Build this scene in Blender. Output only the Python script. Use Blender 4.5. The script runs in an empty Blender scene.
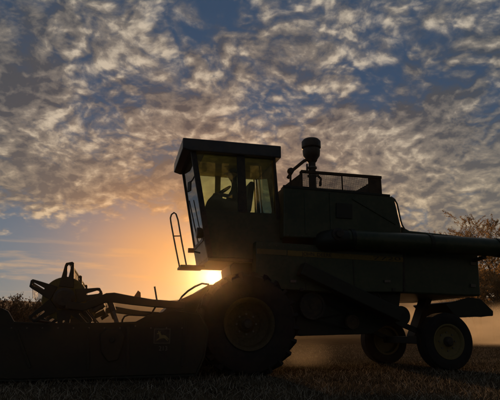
import bpy, bmesh, math, random
import numpy as np
from mathutils import Vector, Matrix
R = math.radians
rng = random.Random(7)
nr = np.random.default_rng(11)

# ------------------------------------------------------------------ camera
F = 520.0                      # focal length in photo pixels (photo 500 x 400)
PITCH = math.atan(134.0 / F)   # horizon lies at y = 334
CAM = Vector((0, 0, 0.62))
scene = bpy.context.scene
cam_d = bpy.data.cameras.new('camera')
cam_d.sensor_width = 36.0
cam_d.lens = F / 500.0 * 36.0
cam_d.clip_start = 0.05
cam_d.clip_end = 20000
cam = bpy.data.objects.new('camera', cam_d)
scene.collection.objects.link(cam)
cam.location = CAM
cam.rotation_euler = (R(90) + PITCH, 0, 0)
scene.camera = cam
FWD = Vector((0, math.cos(PITCH), math.sin(PITCH)))
UP = Vector((0, -math.sin(PITCH), math.cos(PITCH)))


def ray(px, py):
    return FWD + Vector((1, 0, 0)) * ((px - 250) / F) + UP * ((200 - py) / F)


def at_y(px, py, Y):
    d = ray(px, py)
    return CAM + d * (Y / d.y)


SUN = ray(213, 276.5).normalized()
SUN_EL = math.asin(SUN.z)
SUN_AZ = math.atan2(SUN.x, SUN.y)

# ------------------------------------------------------------------ world
world = bpy.data.worlds.new('World')
scene.world = world
world.use_nodes = True
wt = world.node_tree
wt.nodes.clear()


class NT:
    """tiny helper for writing node graphs"""
    def __init__(self, tree):
        self.t = tree

    def n(self, kind, **kw):
        nd = self.t.nodes.new(kind)
        for k, v in kw.items():
            setattr(nd, k, v)
        return nd

    def put(self, sock, v):
        if hasattr(v, 'is_output') or isinstance(v, bpy.types.NodeSocket):
            self.t.links.new(v, sock)
        elif isinstance(v, (tuple, list)) and len(v) == 3 and sock.type == 'RGBA':
            sock.default_value = (*v, 1)
        else:
            sock.default_value = v

    def m(self, op, a, b=0.0, c=0.0, clamp=False):
        nd = self.n('ShaderNodeMath', operation=op, use_clamp=clamp)
        for i, v in enumerate((a, b, c)):
            self.put(nd.inputs[i], v)
        return nd.outputs[0]

    def vm(self, op, a, b=(0, 0, 0)):
        nd = self.n('ShaderNodeVectorMath', operation=op)
        self.put(nd.inputs[0], a)
        self.put(nd.inputs[1], b)
        return nd.outputs['Value'] if op in ('DOT_PRODUCT', 'LENGTH') else nd.outputs[0]

    def mix(self, fac, a, b, blend='MIX', clamp=False):
        nd = self.n('ShaderNodeMix', data_type='RGBA', blend_type=blend)
        nd.clamp_result = clamp
        self.put(nd.inputs[0], fac)
        self.put(nd.inputs[6], a)
        self.put(nd.inputs[7], b)
        return nd.outputs[2]

    def sm(self, x, lo, hi, a=0.0, b=1.0):
        nd = self.n('ShaderNodeMapRange', interpolation_type='SMOOTHSTEP')
        for i, v in enumerate((x, lo, hi, a, b)):
            self.put(nd.inputs[i], v)
        return nd.outputs[0]

    def noise(self, vec, scale, detail=6, rough=0.55, dist=0.0, out=0, lac=2.0):
        nd = self.n('ShaderNodeTexNoise')
        self.put(nd.inputs['Vector'], vec)
        nd.inputs['Scale'].default_value = scale
        nd.inputs['Detail'].default_value = detail
        nd.inputs['Roughness'].default_value = rough
        nd.inputs['Lacunarity'].default_value = lac
        nd.inputs['Distortion'].default_value = dist
        return nd.outputs[out]


w = NT(wt)
out = w.n('ShaderNodeOutputWorld')
bg = w.n('ShaderNodeBackground')
tc = w.n('ShaderNodeTexCoord')
D = w.vm('NORMALIZE', tc.outputs['Generated'])
sep = w.n('ShaderNodeSeparateXYZ')
wt.links.new(D, sep.inputs[0])
dx, dy, dz = sep.outputs
el = w.m('ARCSINE', dz)                                  # radians
az = w.m('ARCTAN2', dx, dy)
sang = w.m('ARCCOSINE', w.m('MINIMUM', w.vm('DOT_PRODUCT', D, tuple(SUN)), 0.999999))   # angle from the sun

sky = w.n('ShaderNodeTexSky', sky_type='NISHITA')
sky.sun_disc = False
sky.sun_elevation = SUN_EL
sky.sun_rotation = SUN_AZ
sky.altitude = 200
sky.air_density = 1.0
sky.dust_density = 0.6
sky.ozone_density = 2.0
SKY_K = 0.030
clear = w.mix(1.0, sky.outputs[0], (SKY_K * 0.72, SKY_K * 1.0, SKY_K * 1.45), 'MULTIPLY')

veil = w.mix(w.sm(el, R(26), R(5)), (0.042, 0.078, 0.135), (0.15, 0.20, 0.245))
clear = w.mix(0.62, clear, veil)

# cloud layer: a plane of altocumulus seen in perspective
zz = w.m('ADD', w.m('MAXIMUM', dz, 0.0), 0.40)
px_ = w.m('DIVIDE', dx, zz)
py_ = w.m('DIVIDE', dy, zz)
comb = w.n('ShaderNodeCombineXYZ')
wt.links.new(px_, comb.inputs[0])
wt.links.new(py_, comb.inputs[1])
comb.inputs[2].default_value = 3.7
P0 = comb.outputs[0]
warpn = w.n('ShaderNodeTexNoise')
wt.links.new(P0, warpn.inputs['Vector'])
warpn.inputs['Scale'].default_value = 5.5
warpn.inputs['Detail'].default_value = 3
warp = w.vm('SCALE', w.vm('SUBTRACT', warpn.outputs['Color'], (0.5, 0.5, 0.5)))
warp.node.inputs['Scale'].default_value = 0.075
Pw = w.vm('ADD', P0, warp)


def density(P):
    big = w.noise(P, 4.4, 3, 0.5)
    cell = w.noise(P, 11.0, 8, 0.63)
    fine = w.noise(P, 52.0, 4, 0.65)
    puff = w.m('ABSOLUTE', w.m('SUBTRACT', w.noise(P, 13.0, 3, 0.5), 0.5))      # billows with creased valleys
    puff2 = w.m('ABSOLUTE', w.m('SUBTRACT', w.noise(P, 31.0, 2, 0.5), 0.5))
    s = w.m('MULTIPLY', big, 1.05)
    s = w.m('ADD', s, w.m('MULTIPLY', cell, 0.58))
    s = w.m('ADD', s, w.m('MULTIPLY', fine, 0.15))
    s = w.m('ADD', s, w.m('MULTIPLY', puff, 1.1))
    s = w.m('ADD', s, w.m('MULTIPLY', puff2, 0.30))
    return w.m('ADD', s, -0.02)


toSun = Vector((SUN.x, SUN.y, 0)).normalized()
d0 = density(Pw)
d1 = density(w.vm('ADD', Pw, tuple(toSun * 0.022 + Vector((0.008, 0, 0)))))
relief = w.m('SUBTRACT', d0, d1)                          # > 0 on the side that faces the sun
# coverage: thins out low in the sky left of the sun, thick elsewhere
low = w.sm(el, R(9.0), R(14.0))
right = w.sm(az, R(-6), R(8))
cov = w.m('MAXIMUM', low, right)
cov = w.m('ADD', cov, w.m('MULTIPLY', right, w.sm(el, R(24), R(13), 0.0, 0.38)))
cov = w.m('ADD', cov, w.m('MULTIPLY', w.sm(el, R(12), R(15)), w.sm(el, R(27), R(19), 0.0, 0.30)))
cov = w.m('SUBTRACT', cov, w.sm(el, R(16), R(29), 0.0, 0.11))
thr = w.m('MULTIPLY_ADD', cov, -0.36, 1.250)
ex = w.m('SUBTRACT', d0, thr)
cloud = w.m('MULTIPLY', w.sm(ex, -0.20, 0.18), w.sm(el, R(-0.5), R(1.0)))
mass = w.noise(w.vm('ADD', Pw, (7.3, 2.1, 0.0)), 3.6, 4, 0.55)
thick = w.m('ADD', w.m('MULTIPLY', w.sm(ex, 0.12, 0.50), 0.5), w.m('MULTIPLY', w.sm(mass, 0.42, 0.60), 0.68))
# cloud colours: warm on the lit side, blue grey in the thick cores, more orange towards the sun
near = w.m('EXPONENT', w.m('MULTIPLY', sang, -1 / R(10)))
lowc = w.sm(el, R(24), R(7))
drk_c = w.mix(lowc, (0.058, 0.072, 0.088), (0.15, 0.147, 0.135))
mid_c = w.mix(lowc, (0.185, 0.178, 0.163), (0.31, 0.268, 0.195))
hi_c = w.mix(lowc, (0.56, 0.49, 0.385), (0.60, 0.49, 0.325))
drk_c = w.mix(near, drk_c, (0.40, 0.17, 0.06))
mid_c = w.mix(near, mid_c, (0.72, 0.31, 0.10))
hi_c = w.mix(near, hi_c, (1.10, 0.52, 0.18))
tex = w.noise(Pw, 30.0, 7, 0.68)
lit_f = w.m('MULTIPLY_ADD', relief, 2.5, 0.58)
lit_f = w.m('ADD', lit_f, w.m('MULTIPLY', thick, -0.68))
lit_f = w.m('ADD', lit_f, w.m('MULTIPLY', w.m('SUBTRACT', tex, 0.5), 1.1), clamp=True)
cl_c = w.mix(w.m('MULTIPLY', lit_f, 2.0, clamp=True), drk_c, mid_c)
cl_c = w.mix(w.m('MULTIPLY_ADD', lit_f, 2.0, -1.0, clamp=True), cl_c, hi_c)
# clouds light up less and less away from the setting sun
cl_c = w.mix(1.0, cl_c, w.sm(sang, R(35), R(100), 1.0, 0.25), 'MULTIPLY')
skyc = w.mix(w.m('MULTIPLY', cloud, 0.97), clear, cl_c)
# thin streak of high cloud low on the left
stv = w.n('ShaderNodeCombineXYZ')
w.put(stv.inputs[0], w.m('MULTIPLY', az, 3.0))
w.put(stv.inputs[1], w.m('MULTIPLY', el, 26.0))
strk = w.m('MULTIPLY', w.sm(w.noise(stv.outputs[0], 2.1, 5, 0.55), 0.47, 0.66), w.sm(el, R(10.5), R(7.5)))
strk = w.m('MULTIPLY', strk, w.sm(el, R(1), R(4)))
skyc = w.mix(w.m('MULTIPLY', strk, 0.75), skyc, w.mix(near, (0.40, 0.32, 0.24), (0.85, 0.42, 0.15)))
# dusty air round the low sun
PLUME = ray(168, 262).normalized()
plang = w.m('ARCCOSINE', w.m('MINIMUM', w.vm('DOT_PRODUCT', D, tuple(PLUME)), 0.999999))
dusty = w.m('EXPONENT', w.m('MULTIPLY', w.m('POWER', w.m('DIVIDE', plang, R(8.6)), 2.0), -1.0))
dusty = w.m('MULTIPLY', dusty, w.sm(el, R(20), R(9)))
skyc = w.mix(w.m('MULTIPLY', dusty, 0.85), skyc, (0.84, 0.345, 0.098))
g1 = w.m('EXPONENT', w.m('MULTIPLY', sang, -1 / R(4.2)))
g2 = w.m('EXPONENT', w.m('MULTIPLY', sang, -1 / R(1.0)))
hz = w.m('EXPONENT', w.m('MULTIPLY', w.m('MAXIMUM', el, 0.0), -1 / R(5.5)))
g3 = w.m('MULTIPLY', hz, w.m('EXPONENT', w.m('MULTIPLY', sang, -1 / R(16))))
skyc = w.mix(1.0, skyc, w.mix(1.0, (0.34, 0.19, 0.05), g1, 'MULTIPLY'), 'ADD')
skyc = w.mix(1.0, skyc, w.mix(1.0, (4.5, 3.0, 1.2), g2, 'MULTIPLY'), 'ADD')
skyc = w.mix(1.0, skyc, w.mix(1.0, (0.06, 0.025, 0.006), g3, 'MULTIPLY'), 'ADD')
disc = w.sm(sang, R(0.42), R(0.30))
skyc = w.mix(1.0, skyc, w.mix(1.0, (220, 190, 130), disc, 'MULTIPLY'), 'ADD')
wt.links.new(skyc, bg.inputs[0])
bg.inputs[1].default_value = 1.0
world.cycles.sampling_method = 'MANUAL'
world.cycles.sample_map_resolution = 384
wt.links.new(bg.outputs[0], out.inputs[0])

# ------------------------------------------------------------------ sun, exposure
sl = bpy.data.lights.new('sun', 'SUN')
sl.energy = 2.2
sl.angle = R(0.5)
sl.color = (1.0, 0.53, 0.21)
sun = bpy.data.objects.new('sun', sl)
scene.collection.objects.link(sun)
sun.rotation_euler = (-SUN).to_track_quat('-Z', 'Y').to_euler()
sun.location = (0, -5, 30)
vs = scene.view_settings
vs.view_transform = 'Standard'
vs.look = 'None'
vs.exposure = 0.0
vs.gamma = 1.0
vs.use_curve_mapping = False
scene.cycles.use_denoising = True
scene.cycles.max_bounces = 8
scene.cycles.transparent_max_bounces = 24
scene.cycles.volume_bounces = 0
scene.cycles.volume_step_rate = 3.0
scene.cycles.volume_max_steps = 64
scene.cycles.sample_clamp_indirect = 4.0

# ------------------------------------------------------------------ materials
MATS = {}


def mat(name, col, rough=0.5, metal=0.0, dust=0.0, dust_col=(0.16, 0.115, 0.065), var=0.25,
        scale=3.0, bump=0.0, bscale=40.0, spec=0.5, transl=None):
    if name in MATS:
        return MATS[name]
    mt = bpy.data.materials.new(name)
    mt.use_nodes = True
    t = mt.node_tree
    t.nodes.clear()
    k = NT(t)
    o = k.n('ShaderNodeOutputMaterial')
    b = k.n('ShaderNodeBsdfPrincipled')
    tcn = k.n('ShaderNodeTexCoord')
    vec = tcn.outputs['Object']
    n1 = k.noise(vec, scale, 8, 0.6)
    n2 = k.noise(vec, scale * 7, 5, 0.65)
    c = k.mix(k.sm(n1, 0.3, 0.7), tuple(x * (1 - var) for x in col), tuple(min(1, x * (1 + var)) for x in col))
    if dust:
        f = k.m('MULTIPLY', k.sm(k.m('ADD', n1, k.m('MULTIPLY', n2, 0.7)), 0.62, 1.1), dust, clamp=True)
        c = k.mix(f, c, dust_col)
        k.put(b.inputs['Roughness'], k.m('ADD', k.m('MULTIPLY', f, 0.4), rough, clamp=True))
    else:
        b.inputs['Roughness'].default_value = rough
    k.put(b.inputs['Base Color'], c)
    b.inputs['Metallic'].default_value = metal
    b.inputs['Specular IOR Level'].default_value = spec
    if bump:
        bp = k.n('ShaderNodeBump')
        bp.inputs['Strength'].default_value = bump
        bp.inputs['Distance'].default_value = 0.02
        k.put(bp.inputs['Height'], k.noise(vec, bscale, 6, 0.6))
        t.links.new(bp.outputs[0], b.inputs['Normal'])
    if transl:
        tr = k.n('ShaderNodeBsdfTranslucent')
        k.put(tr.inputs[0], k.mix(1.0, c, transl, 'MULTIPLY'))
        ad = k.n('ShaderNodeAddShader')
        t.links.new(b.outputs[0], ad.inputs[0])
        t.links.new(tr.outputs[0], ad.inputs[1])
        t.links.new(ad.outputs[0], o.inputs[0])
    else:
        t.links.new(b.outputs[0], o.inputs[0])
    MATS[name] = mt
    return mt


def glass_mat(name, tint, rough=0.02, haze=0.06):
    mt = bpy.data.materials.new(name)
    mt.use_nodes = True
    t = mt.node_tree
    t.nodes.clear()
    k = NT(t)
    o = k.n('ShaderNodeOutputMaterial')
    tr = k.n('ShaderNodeBsdfTransparent')
    tr.inputs[0].default_value = (*tint, 1)
    gl = k.n('ShaderNodeBsdfGlossy')
    gl.inputs['Roughness'].default_value = rough
    gl.inputs[0].default_value = (0.9, 0.9, 0.9, 1)
    fr = k.n('ShaderNodeFresnel')
    fr.inputs[0].default_value = 1.45
    m1 = k.n('ShaderNodeMixShader')
    t.links.new(fr.outputs[0], m1.inputs[0])
    t.links.new(tr.outputs[0], m1.inputs[1])
    t.links.new(gl.outputs[0], m1.inputs[2])
    df = k.n('ShaderNodeBsdfTranslucent')                 # dust film on the glass
    df.inputs[0].default_value = (0.45, 0.38, 0.26, 1)
    m2 = k.n('ShaderNodeMixShader')
    tcn = k.n('ShaderNodeTexCoord')
    k.put(m2.inputs[0], k.m('MULTIPLY', k.sm(k.noise(tcn.outputs['Object'], 5, 7, 0.65), 0.3, 0.75), haze))
    t.links.new(m1.outputs[0], m2.inputs[1])
    t.links.new(df.outputs[0], m2.inputs[2])
    t.links.new(m2.outputs[0], o.inputs[0])
    return mt


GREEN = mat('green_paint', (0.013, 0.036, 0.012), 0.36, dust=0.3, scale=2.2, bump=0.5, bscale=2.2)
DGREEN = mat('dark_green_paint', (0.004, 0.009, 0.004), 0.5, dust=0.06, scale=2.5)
YELLOW = mat('yellow_paint', (0.24, 0.16, 0.02), 0.5, dust=0.5, dust_col=(.05, .038, .022), scale=4)
RIMY = mat('dusty_yellow_rim', (0.20, 0.15, 0.04), 0.55, dust=0.6, scale=4, dust_col=(.12, .09, .05))
GRIMY = mat('grimy_yellow_paint', (0.08, 0.055, 0.012), 0.6, dust=0.7, scale=4, dust_col=(.03, .024, .015))
RUBBER = mat('tyre_rubber', (0.011, 0.010, 0.010), 0.85, dust=0.08, scale=5, bump=0.3)
BLACK = mat('black_paint', (0.012, 0.012, 0.013), 0.5, dust=0.35, scale=5)
STEEL = mat('worn_steel', (0.16, 0.15, 0.14), 0.42, 0.8, dust=0.5, scale=6)
RUST = mat('rusty_steel', (0.075, 0.045, 0.028), 0.75, 0.3, dust=0.5, scale=6, bump=0.3)
ROOFM = mat('cab_roof_paint', (0.035, 0.045, 0.060), 0.30, dust=0.25, scale=3)
LINER = mat('olive_headliner', (0.60, 0.46, 0.07), 0.9, scale=6)
SEATM = mat('seat_vinyl', (0.02, 0.02, 0.02), 0.6)
CLOTH = mat('work_shirt', (0.05, 0.06, 0.09), 0.9, scale=12)
JEANS = mat('denim', (0.03, 0.04, 0.07), 0.9, scale=12)
SKIN = mat('skin', (0.36, 0.21, 0.14), 0.55, scale=8, var=0.08)
HAIR = mat('brown_hair', (0.03, 0.02, 0.012), 0.6)
WHITEP = mat('off_white_decal', (0.55, 0.52, 0.42), 0.5, dust=0.3)
STRAW = mat('straw', (0.36, 0.315, 0.24), 0.9, spec=0.0, scale=0.6, var=0.5, transl=(0.16, 0.14, 0.11))
GRASSM = mat('dry_grass', (0.19, 0.165, 0.12), 0.9, spec=0.0, scale=0.5, var=0.5, transl=(0.15, 0.14, 0.10))
BARK = mat('bark', (0.060, 0.043, 0.030), 0.9, scale=5, bump=0.4)
LEAF = mat('russet_leaf', (0.22, 0.155, 0.08), 0.7, scale=0.7, var=0.45, spec=0.1, transl=(0.9, 0.8, 0.6))
WEEDL = mat('weed_leaf', (0.075, 0.050, 0.028), 0.75, scale=2, var=0.4, transl=(0.6, 0.5, 0.4))
GLASS = glass_mat('tinted_cab_glass', (0.90, 0.985, 0.87), haze=.16)
LENS = glass_mat('lamp_glass', (0.8, 0.8, 0.75), 0.1, 0.3)


def screen_mat():
    mt = bpy.data.materials.new('woven_wire')
    mt.use_nodes = True
    b = mt.node_tree.nodes['Principled BSDF']
    b.inputs['Base Color'].default_value = (0.06, 0.05, 0.04, 1)
    b.inputs['Metallic'].default_value = 0.6
    b.inputs['Roughness'].default_value = 0.55
    return mt


WIRE = screen_mat()


# ------------------------------------------------------------------ mesh builder
class MB:
    def __init__(self):
        self.v = []
        self.f = []

    def add(self, vs_, fs_):
        o = len(self.v)
        self.v += [tuple(p) for p in vs_]
        self.f += [tuple(i + o for i in f) for f in fs_]
        return self

    def box(self, c, s, rot=None):
        hx, hy, hz_ = s[0] / 2, s[1] / 2, s[2] / 2
        pts = [Vector((x, y, z)) for x in (-hx, hx) for y in (-hy, hy) for z in (-hz_, hz_)]
        if rot is not None:
            pts = [rot @ p for p in pts]
        c = Vector(c)
        return self.add([c + p for p in pts],
                        [(0, 1, 3, 2), (4, 6, 7, 5), (0, 4, 5, 1), (2, 3, 7, 6), (0, 2, 6, 4), (1, 5, 7, 3)])

    def bar(self, a, b, wd, ht, up=(0, 0, 1)):
        """rectangular bar from a to b"""
        a, b = Vector(a), Vector(b)
        d = (b - a).normalized()
        s = d.cross(Vector(up))
        if s.length < 1e-4:
            s = d.cross(Vector((1, 0, 0)))
        s.normalize()
        t = s.cross(d).normalized()
        p = []
        for e in (a, b):
            for i, j in ((-1, -1), (1, -1), (1, 1), (-1, 1)):
                p.append(e + s * (i * wd / 2) + t * (j * ht / 2))
        return self.add(p, [(3, 2, 1, 0), (4, 5, 6, 7), (0, 1, 5, 4), (1, 2, 6, 5), (2, 3, 7, 6), (3, 0, 4, 7)])

    def prism(self, poly, v0, v1):
        """polygon of (u, z) extruded across the machine from v0 to v1"""
        n = len(poly)
        p = [(u, v0, z) for u, z in poly] + [(u, v1, z) for u, z in poly]
        fs_ = [tuple(range(n)), tuple(range(2 * n - 1, n - 1, -1))]
        fs_ += [(i, (i + 1) % n, n + (i + 1) % n, n + i) for i in range(n)]
        return self.add(p, fs_)

    def tube(self, pts, r, n=10, caps=True):
        pts = [Vector(p) for p in pts]
        rs = r if isinstance(r, (list, tuple)) else [r] * len(pts)
        rings = []
        prev = None
        for i, p in enumerate(pts):
            a = pts[max(0, i - 1)]
            b = pts[min(len(pts) - 1, i + 1)]
            d = (b - a).normalized()
            if prev is None:
                s = d.cross(Vector((0, 0, 1)))
                if s.length < 1e-3:
                    s = d.cross(Vector((1, 0, 0)))
            else:
                s = prev - d * prev.dot(d)
            s.normalize()
            prev = s
            t = d.cross(s)
            rings.append([p + (s * math.cos(2 * math.pi * k / n) + t * math.sin(2 * math.pi * k / n)) * rs[i]
                          for k in range(n)])
        vs_ = [q for rg in rings for q in rg]
        fs_ = []
        for i in range(len(pts) - 1):
            for k in range(n):
                fs_.append((i * n + k, i * n + (k + 1) % n, (i + 1) * n + (k + 1) % n, (i + 1) * n + k))
        if caps:
            fs_ += [tuple(range(n - 1, -1, -1)), tuple(range((len(pts) - 1) * n, len(pts) * n))]
        return self.add(vs_, fs_)

    def lathe(self, c, prof, n=48, axis='v', caps=True):
        """profile of (radius, offset) turned about an axis through c"""
        c = Vector(c)
        vs_, fs_ = [], []
        for r, o in prof:
            for k in range(n):
                a = 2 * math.pi * k / n
                if axis == 'v':
                    vs_.append(c + Vector((r * math.cos(a), o, r * math.sin(a))))
                elif axis == 'u':
                    vs_.append(c + Vector((o, r * math.cos(a), r * math.sin(a))))
                else:
                    vs_.append(c + Vector((r * math.cos(a), r * math.sin(a), o)))
        m = len(prof)
        for i in range(m - 1):
            for k in range(n):
                fs_.append((i * n + k, i * n + (k + 1) % n, (i + 1) * n + (k + 1) % n, (i + 1) * n + k))
        if caps:
            fs_ += [tuple(range(n - 1, -1, -1)), tuple(range((m - 1) * n, m * n))]
        return self.add(vs_, fs_)

    def build(self, name, material, parent=None, smooth=False, bevel=0.0, fix=True):
        me = bpy.data.meshes.new(name)
        me.from_pydata([tuple(p) for p in self.v], [], self.f)
        if fix:
            bm = bmesh.new()
            bm.from_mesh(me)
            bmesh.ops.recalc_face_normals(bm, faces=bm.faces)
            bm.to_mesh(me)
            bm.free()
        me.materials.append(material)
        o = bpy.data.objects.new(name, me)
        scene.collection.objects.link(o)
        o.parent = parent
        if smooth:
            me.polygons.foreach_set('use_smooth', [True] * len(me.polygons))
            me.set_sharp_from_angle(angle=R(38))
        if bevel:
            bv = o.modifiers.new('bevel', 'BEVEL')
            bv.width = bevel
            bv.segments = 2
            bv.limit_method = 'ANGLE'
            bv.angle_limit = R(35)
        return o


def tag(o, label=None, cat=None, group=None, kind=None):
    for k_, v_ in (('label', label), ('category', cat), ('group', group), ('kind', kind)):
        if v_:
            o[k_] = v_
    return o


def empty(name, loc, rz=0.0):
    o = bpy.data.objects.new(name, None)
    scene.collection.objects.link(o)
    o.location = loc
    o.rotation_euler = (0, 0, rz)
    o.empty_display_size = 0.3
    return o


def text_mesh(name, body, size, material, parent, loc, sx=1.0, depth=0.002, spacing=1.0, face=(R(90), 0, 0)):
    cu = bpy.data.curves.new(name, 'FONT')
    cu.body = body
    cu.size = size
    cu.extrude = depth
    cu.space_character = spacing
    tmp = bpy.data.objects.new(name + '_tmp', cu)
    scene.collection.objects.link(tmp)
    dg = bpy.context.evaluated_depsgraph_get()
    me = bpy.data.meshes.new_from_object(tmp.evaluated_get(dg))
    bpy.data.objects.remove(tmp)
    bpy.data.curves.remove(cu)
    me.materials.clear()
    me.materials.append(material)
    o = bpy.data.objects.new(name, me)
    scene.collection.objects.link(o)
    o.parent = parent
    o.location = loc
    o.rotation_euler = face
    o.scale = (sx, 1, 1)
    return o


# ------------------------------------------------------------------ ground and far setting
def gz(x, y):
    """gentle ground relief, level where the machine stands"""
    k_ = min(1.0, max(0.0, (math.hypot(x - 1, y - 9.5) - 8) / 30))
    return k_ * (0.25 * math.sin(x * 0.045 + 1) + 0.2 * math.sin(y * 0.037) - 0.3)


xs = np.concatenate([-np.geomspace(6000, 2, 60), np.linspace(-1.5, 1.5, 5), np.geomspace(2, 6000, 60)])
ys = np.concatenate([-np.geomspace(400, 1, 20), np.linspace(0, 30, 40)[0:], np.geomspace(31, 9000, 60)])
gv = [(float(x), float(y), gz(x, y)) for y in ys for x in xs]
nx = len(xs)
gf = [(j * nx + i, j * nx + i + 1, (j + 1) * nx + i + 1, (j + 1) * nx + i)
      for j in range(len(ys) - 1) for i in range(nx - 1)]
GROUND = mat('stubble_soil', (0.042, 0.031, 0.020), 0.9, scale=1.3, var=0.45, bump=0.3, bscale=9, dust=0.6,
             dust_col=(0.075, 0.058, 0.036), spec=0.0)
g = MB().add(gv, gf).build('ground', GROUND, smooth=True, fix=False)
tag(g, kind='structure')

# low ridge on the skyline
HILL = mat('wooded_hill', (0.050, 0.042, 0.032), 0.95, scale=0.01, var=0.4)
hx = np.linspace(-1400, 1400, 240)
hv, hf = [], []
for i, x in enumerate(hx):
    hgt = 20 + 2.5 * math.sin(x * 0.008 + .6) + 1.2 * math.sin(x * 0.026) + .5 * math.sin(x * 0.12) + rng.uniform(-.25, .25)
    for yy, kz in ((250, -2), (270, hgt * .5), (290, hgt * .88), (310, hgt), (400, hgt * .8), (560, -2)):
        hv.append((x, yy, kz if kz < 0 else kz))
for i in range(len(hx) - 1):
    for j in range(5):
        a = i * 6 + j
        hf.append((a, a + 6, a + 7, a + 1))
hill = MB().add(hv, hf).build('hill', HILL, smooth=True)
tag(hill, kind='structure')

# ------------------------------------------------------------------ the machine's own frame: u to the rear, v across, z up
TH = R(14.0)
ORG = Vector((0, 8.35, 0))
ROT = Matrix.Rotation(TH, 3, 'Z')
IR = ROT.transposed()
CL = IR @ (CAM - ORG)


def P(px, py, v):
    """photo pixel -> (u, z) on the machine plane v"""
    d = IR @ ray(px, py)
    t = (v - CL.y) / d.y
    q = CL + d * t
    return (q.x, q.z)


def P3(px, py, v):
    u, z = P(px, py, v)
    return (u, v, z)


def poly(pts, v):
    return [P(x, y, v) for x, y in pts]


combine = empty('combine_harvester', ORG, TH)
tag(combine, 'dark green combine harvester with glass cab, grain tank and long unloading auger', 'combine harvester')

# ---- body, hood, tank
bd = MB()
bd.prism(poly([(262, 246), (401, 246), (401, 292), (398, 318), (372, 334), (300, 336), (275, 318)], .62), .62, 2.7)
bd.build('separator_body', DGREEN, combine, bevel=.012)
hood = MB().prism(poly([(400.5, 240), (470, 246.5), (478, 251), (481, 296), (466, 296), (401, 293)], .45), .45, 2.85)
hood = hood.build('rear_hood', GREEN, combine, bevel=.03)
tl = MB()
tp = poly([(470, 297), (481.5, 299), (494, 311), (494, 315.5), (482, 317), (456, 316), (446, 304)], .45)
tl.prism(tp, .47, .50)
sa_, sb_ = P(481.5, 298.5, .45), P(494, 311, .45)
tl.build('deflector_wing', DGREEN, hood, bevel=.008)
MB().prism([sa_, sb_, (sb_[0], sb_[1] - .09), (sb_[0] - .03, sb_[1] - .09), (sb_[0] - .03, sb_[1] - .02), (sa_[0] - .03, sa_[1] - .02)], .505, 2.8).build('straw_deflector', DGREEN, hood)
MB().prism(poly([(402, 252), (404, 252), (405, 292), (403, 292)], .449), .437, .449).build('panel_seam', BLACK, hood)
for yy in (262, 284):
    MB().prism(poly([(470, yy), (475, yy + .4), (475, yy + 3.4), (470, yy + 3)], .449), .42, .449).build('latch', STEEL, hood)

# shields on the near side: upper one carries the yellow stripe
sh = MB().prism(poly([(256, 241), (330, 246), (403, 250), (403, 292), (330, 292), (256, 288)], .32), .32, .60)
shield = sh.build('side_shield', GREEN, combine, bevel=.012)
for xx in (305, 353):
    u, z1 = P(xx, 259.5, .319)
    u2, z0 = P(xx, 290, .319)
    MB().box((u, .317, (z0 + z1) / 2), (.012, .008, z1 - z0)).build('shield_seam', BLACK, shield)
for xx in (290, 336, 384):
    MB().prism(poly([(xx, 280), (xx + 6, 280), (xx + 6, 282.5), (xx, 282.5)], .318), .295, .318).build('shield_handle', STEEL, shield)
stp = poly([(287.5, 250.3), (403, 257.4), (403, 262.2), (287.5, 255.6)], .316)
stripe = MB().prism(stp, .312, .320).build('yellow_stripe', YELLOW, combine)
stp2 = poly([(257, 248.5), (286.5, 250.2), (286.5, 255.3), (257, 253.6)], .316)
stripe2 = MB().prism(stp2, .312, .320).build('faded_stripe_end', mat('faded_stripe', (.16, .12, .03), .6, dust=.5), combine)


def on_stripe(body, x0, x1, par, name='lettering'):
    f0 = (x0 - 287.5) / (403 - 287.5)
    yb = 255.6 + f0 * 6.6 - 0.9
    u0, z0 = P(x0, yb, .311)
    u1, _ = P(x1, yb, .311)
    ht = 0.062
    o = text_mesh(name, body, ht * 1.42, BLACK, par, (u0, .3105, z0))
    wd = o.dimensions.x
    bb = [v.co.x for v in o.data.vertices]
    o.scale.x = (u1 - u0) / max(1e-3, max(bb) - min(bb))
    return o


on_stripe('JOHN', 302, 314.5, stripe)
on_stripe('DEERE', 317, 331, stripe)
on_stripe('7720', 373, 400, stripe)

for k in range(20):
    c_ = P3(262 + k * 7.2, 245.2 + k * .37, .318)
    MB().lathe(c_, [(0, -.007), (.009, -.005), (.011, .003)], 6).build('bolt', STEEL, shield)
for xx in (262, 300, 345, 392):
    MB().prism(poly([(xx, 288), (xx + 3, 288), (xx + 3, 291), (xx, 291)], .318), .300, .318).build('hinge', BLACK, shield)
# clean grain elevator leg, diagonal on the side, with its head
el_ = MB()
a, b = P3(300, 269, .25), P3(398, 316, .25)
el_.bar(a, b, .22, .30, up=(0, 1, 0))
elev = el_.build('grain_elevator', DGREEN, combine, bevel=.015)
MB().lathe(P3(398, 316, .36), [(.0, -.12), (.17, -.12), (.17, .12), (.0, .12)], 24).build('elevator_boot', DGREEN, combine, smooth=True)

# pulleys and belts under the shields
def pulley(px, py, r, v=.5):
    c = P3(px, py, v)
    m = MB().lathe(c, [(r * .25, -.05), (r * .25, -.03), (r * .8, -.025), (r * .82, -.04), (r, -.04), (r * .93, 0), (r, .04), (r * .3, .04)], 32)
    m.build('pulley', BLACK if r > .15 else RUST, combine, smooth=True)
    return Vector(c), r


def belt(p, q):
    (c1, r1), (c2, r2) = p, q
    d = (c2 - c1)
    d.y = 0
    L = d.length
    d.normalize()
    nrm = Vector((-d.z, 0, d.x))
    m = MB()
    for s in (1, -1):
        m.bar(c1 + nrm * s * r1 * .97, c2 + nrm * s * r2 * .97, .035, .02, up=nrm)
    m.build('drive_belt', RUBBER, combine)


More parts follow.
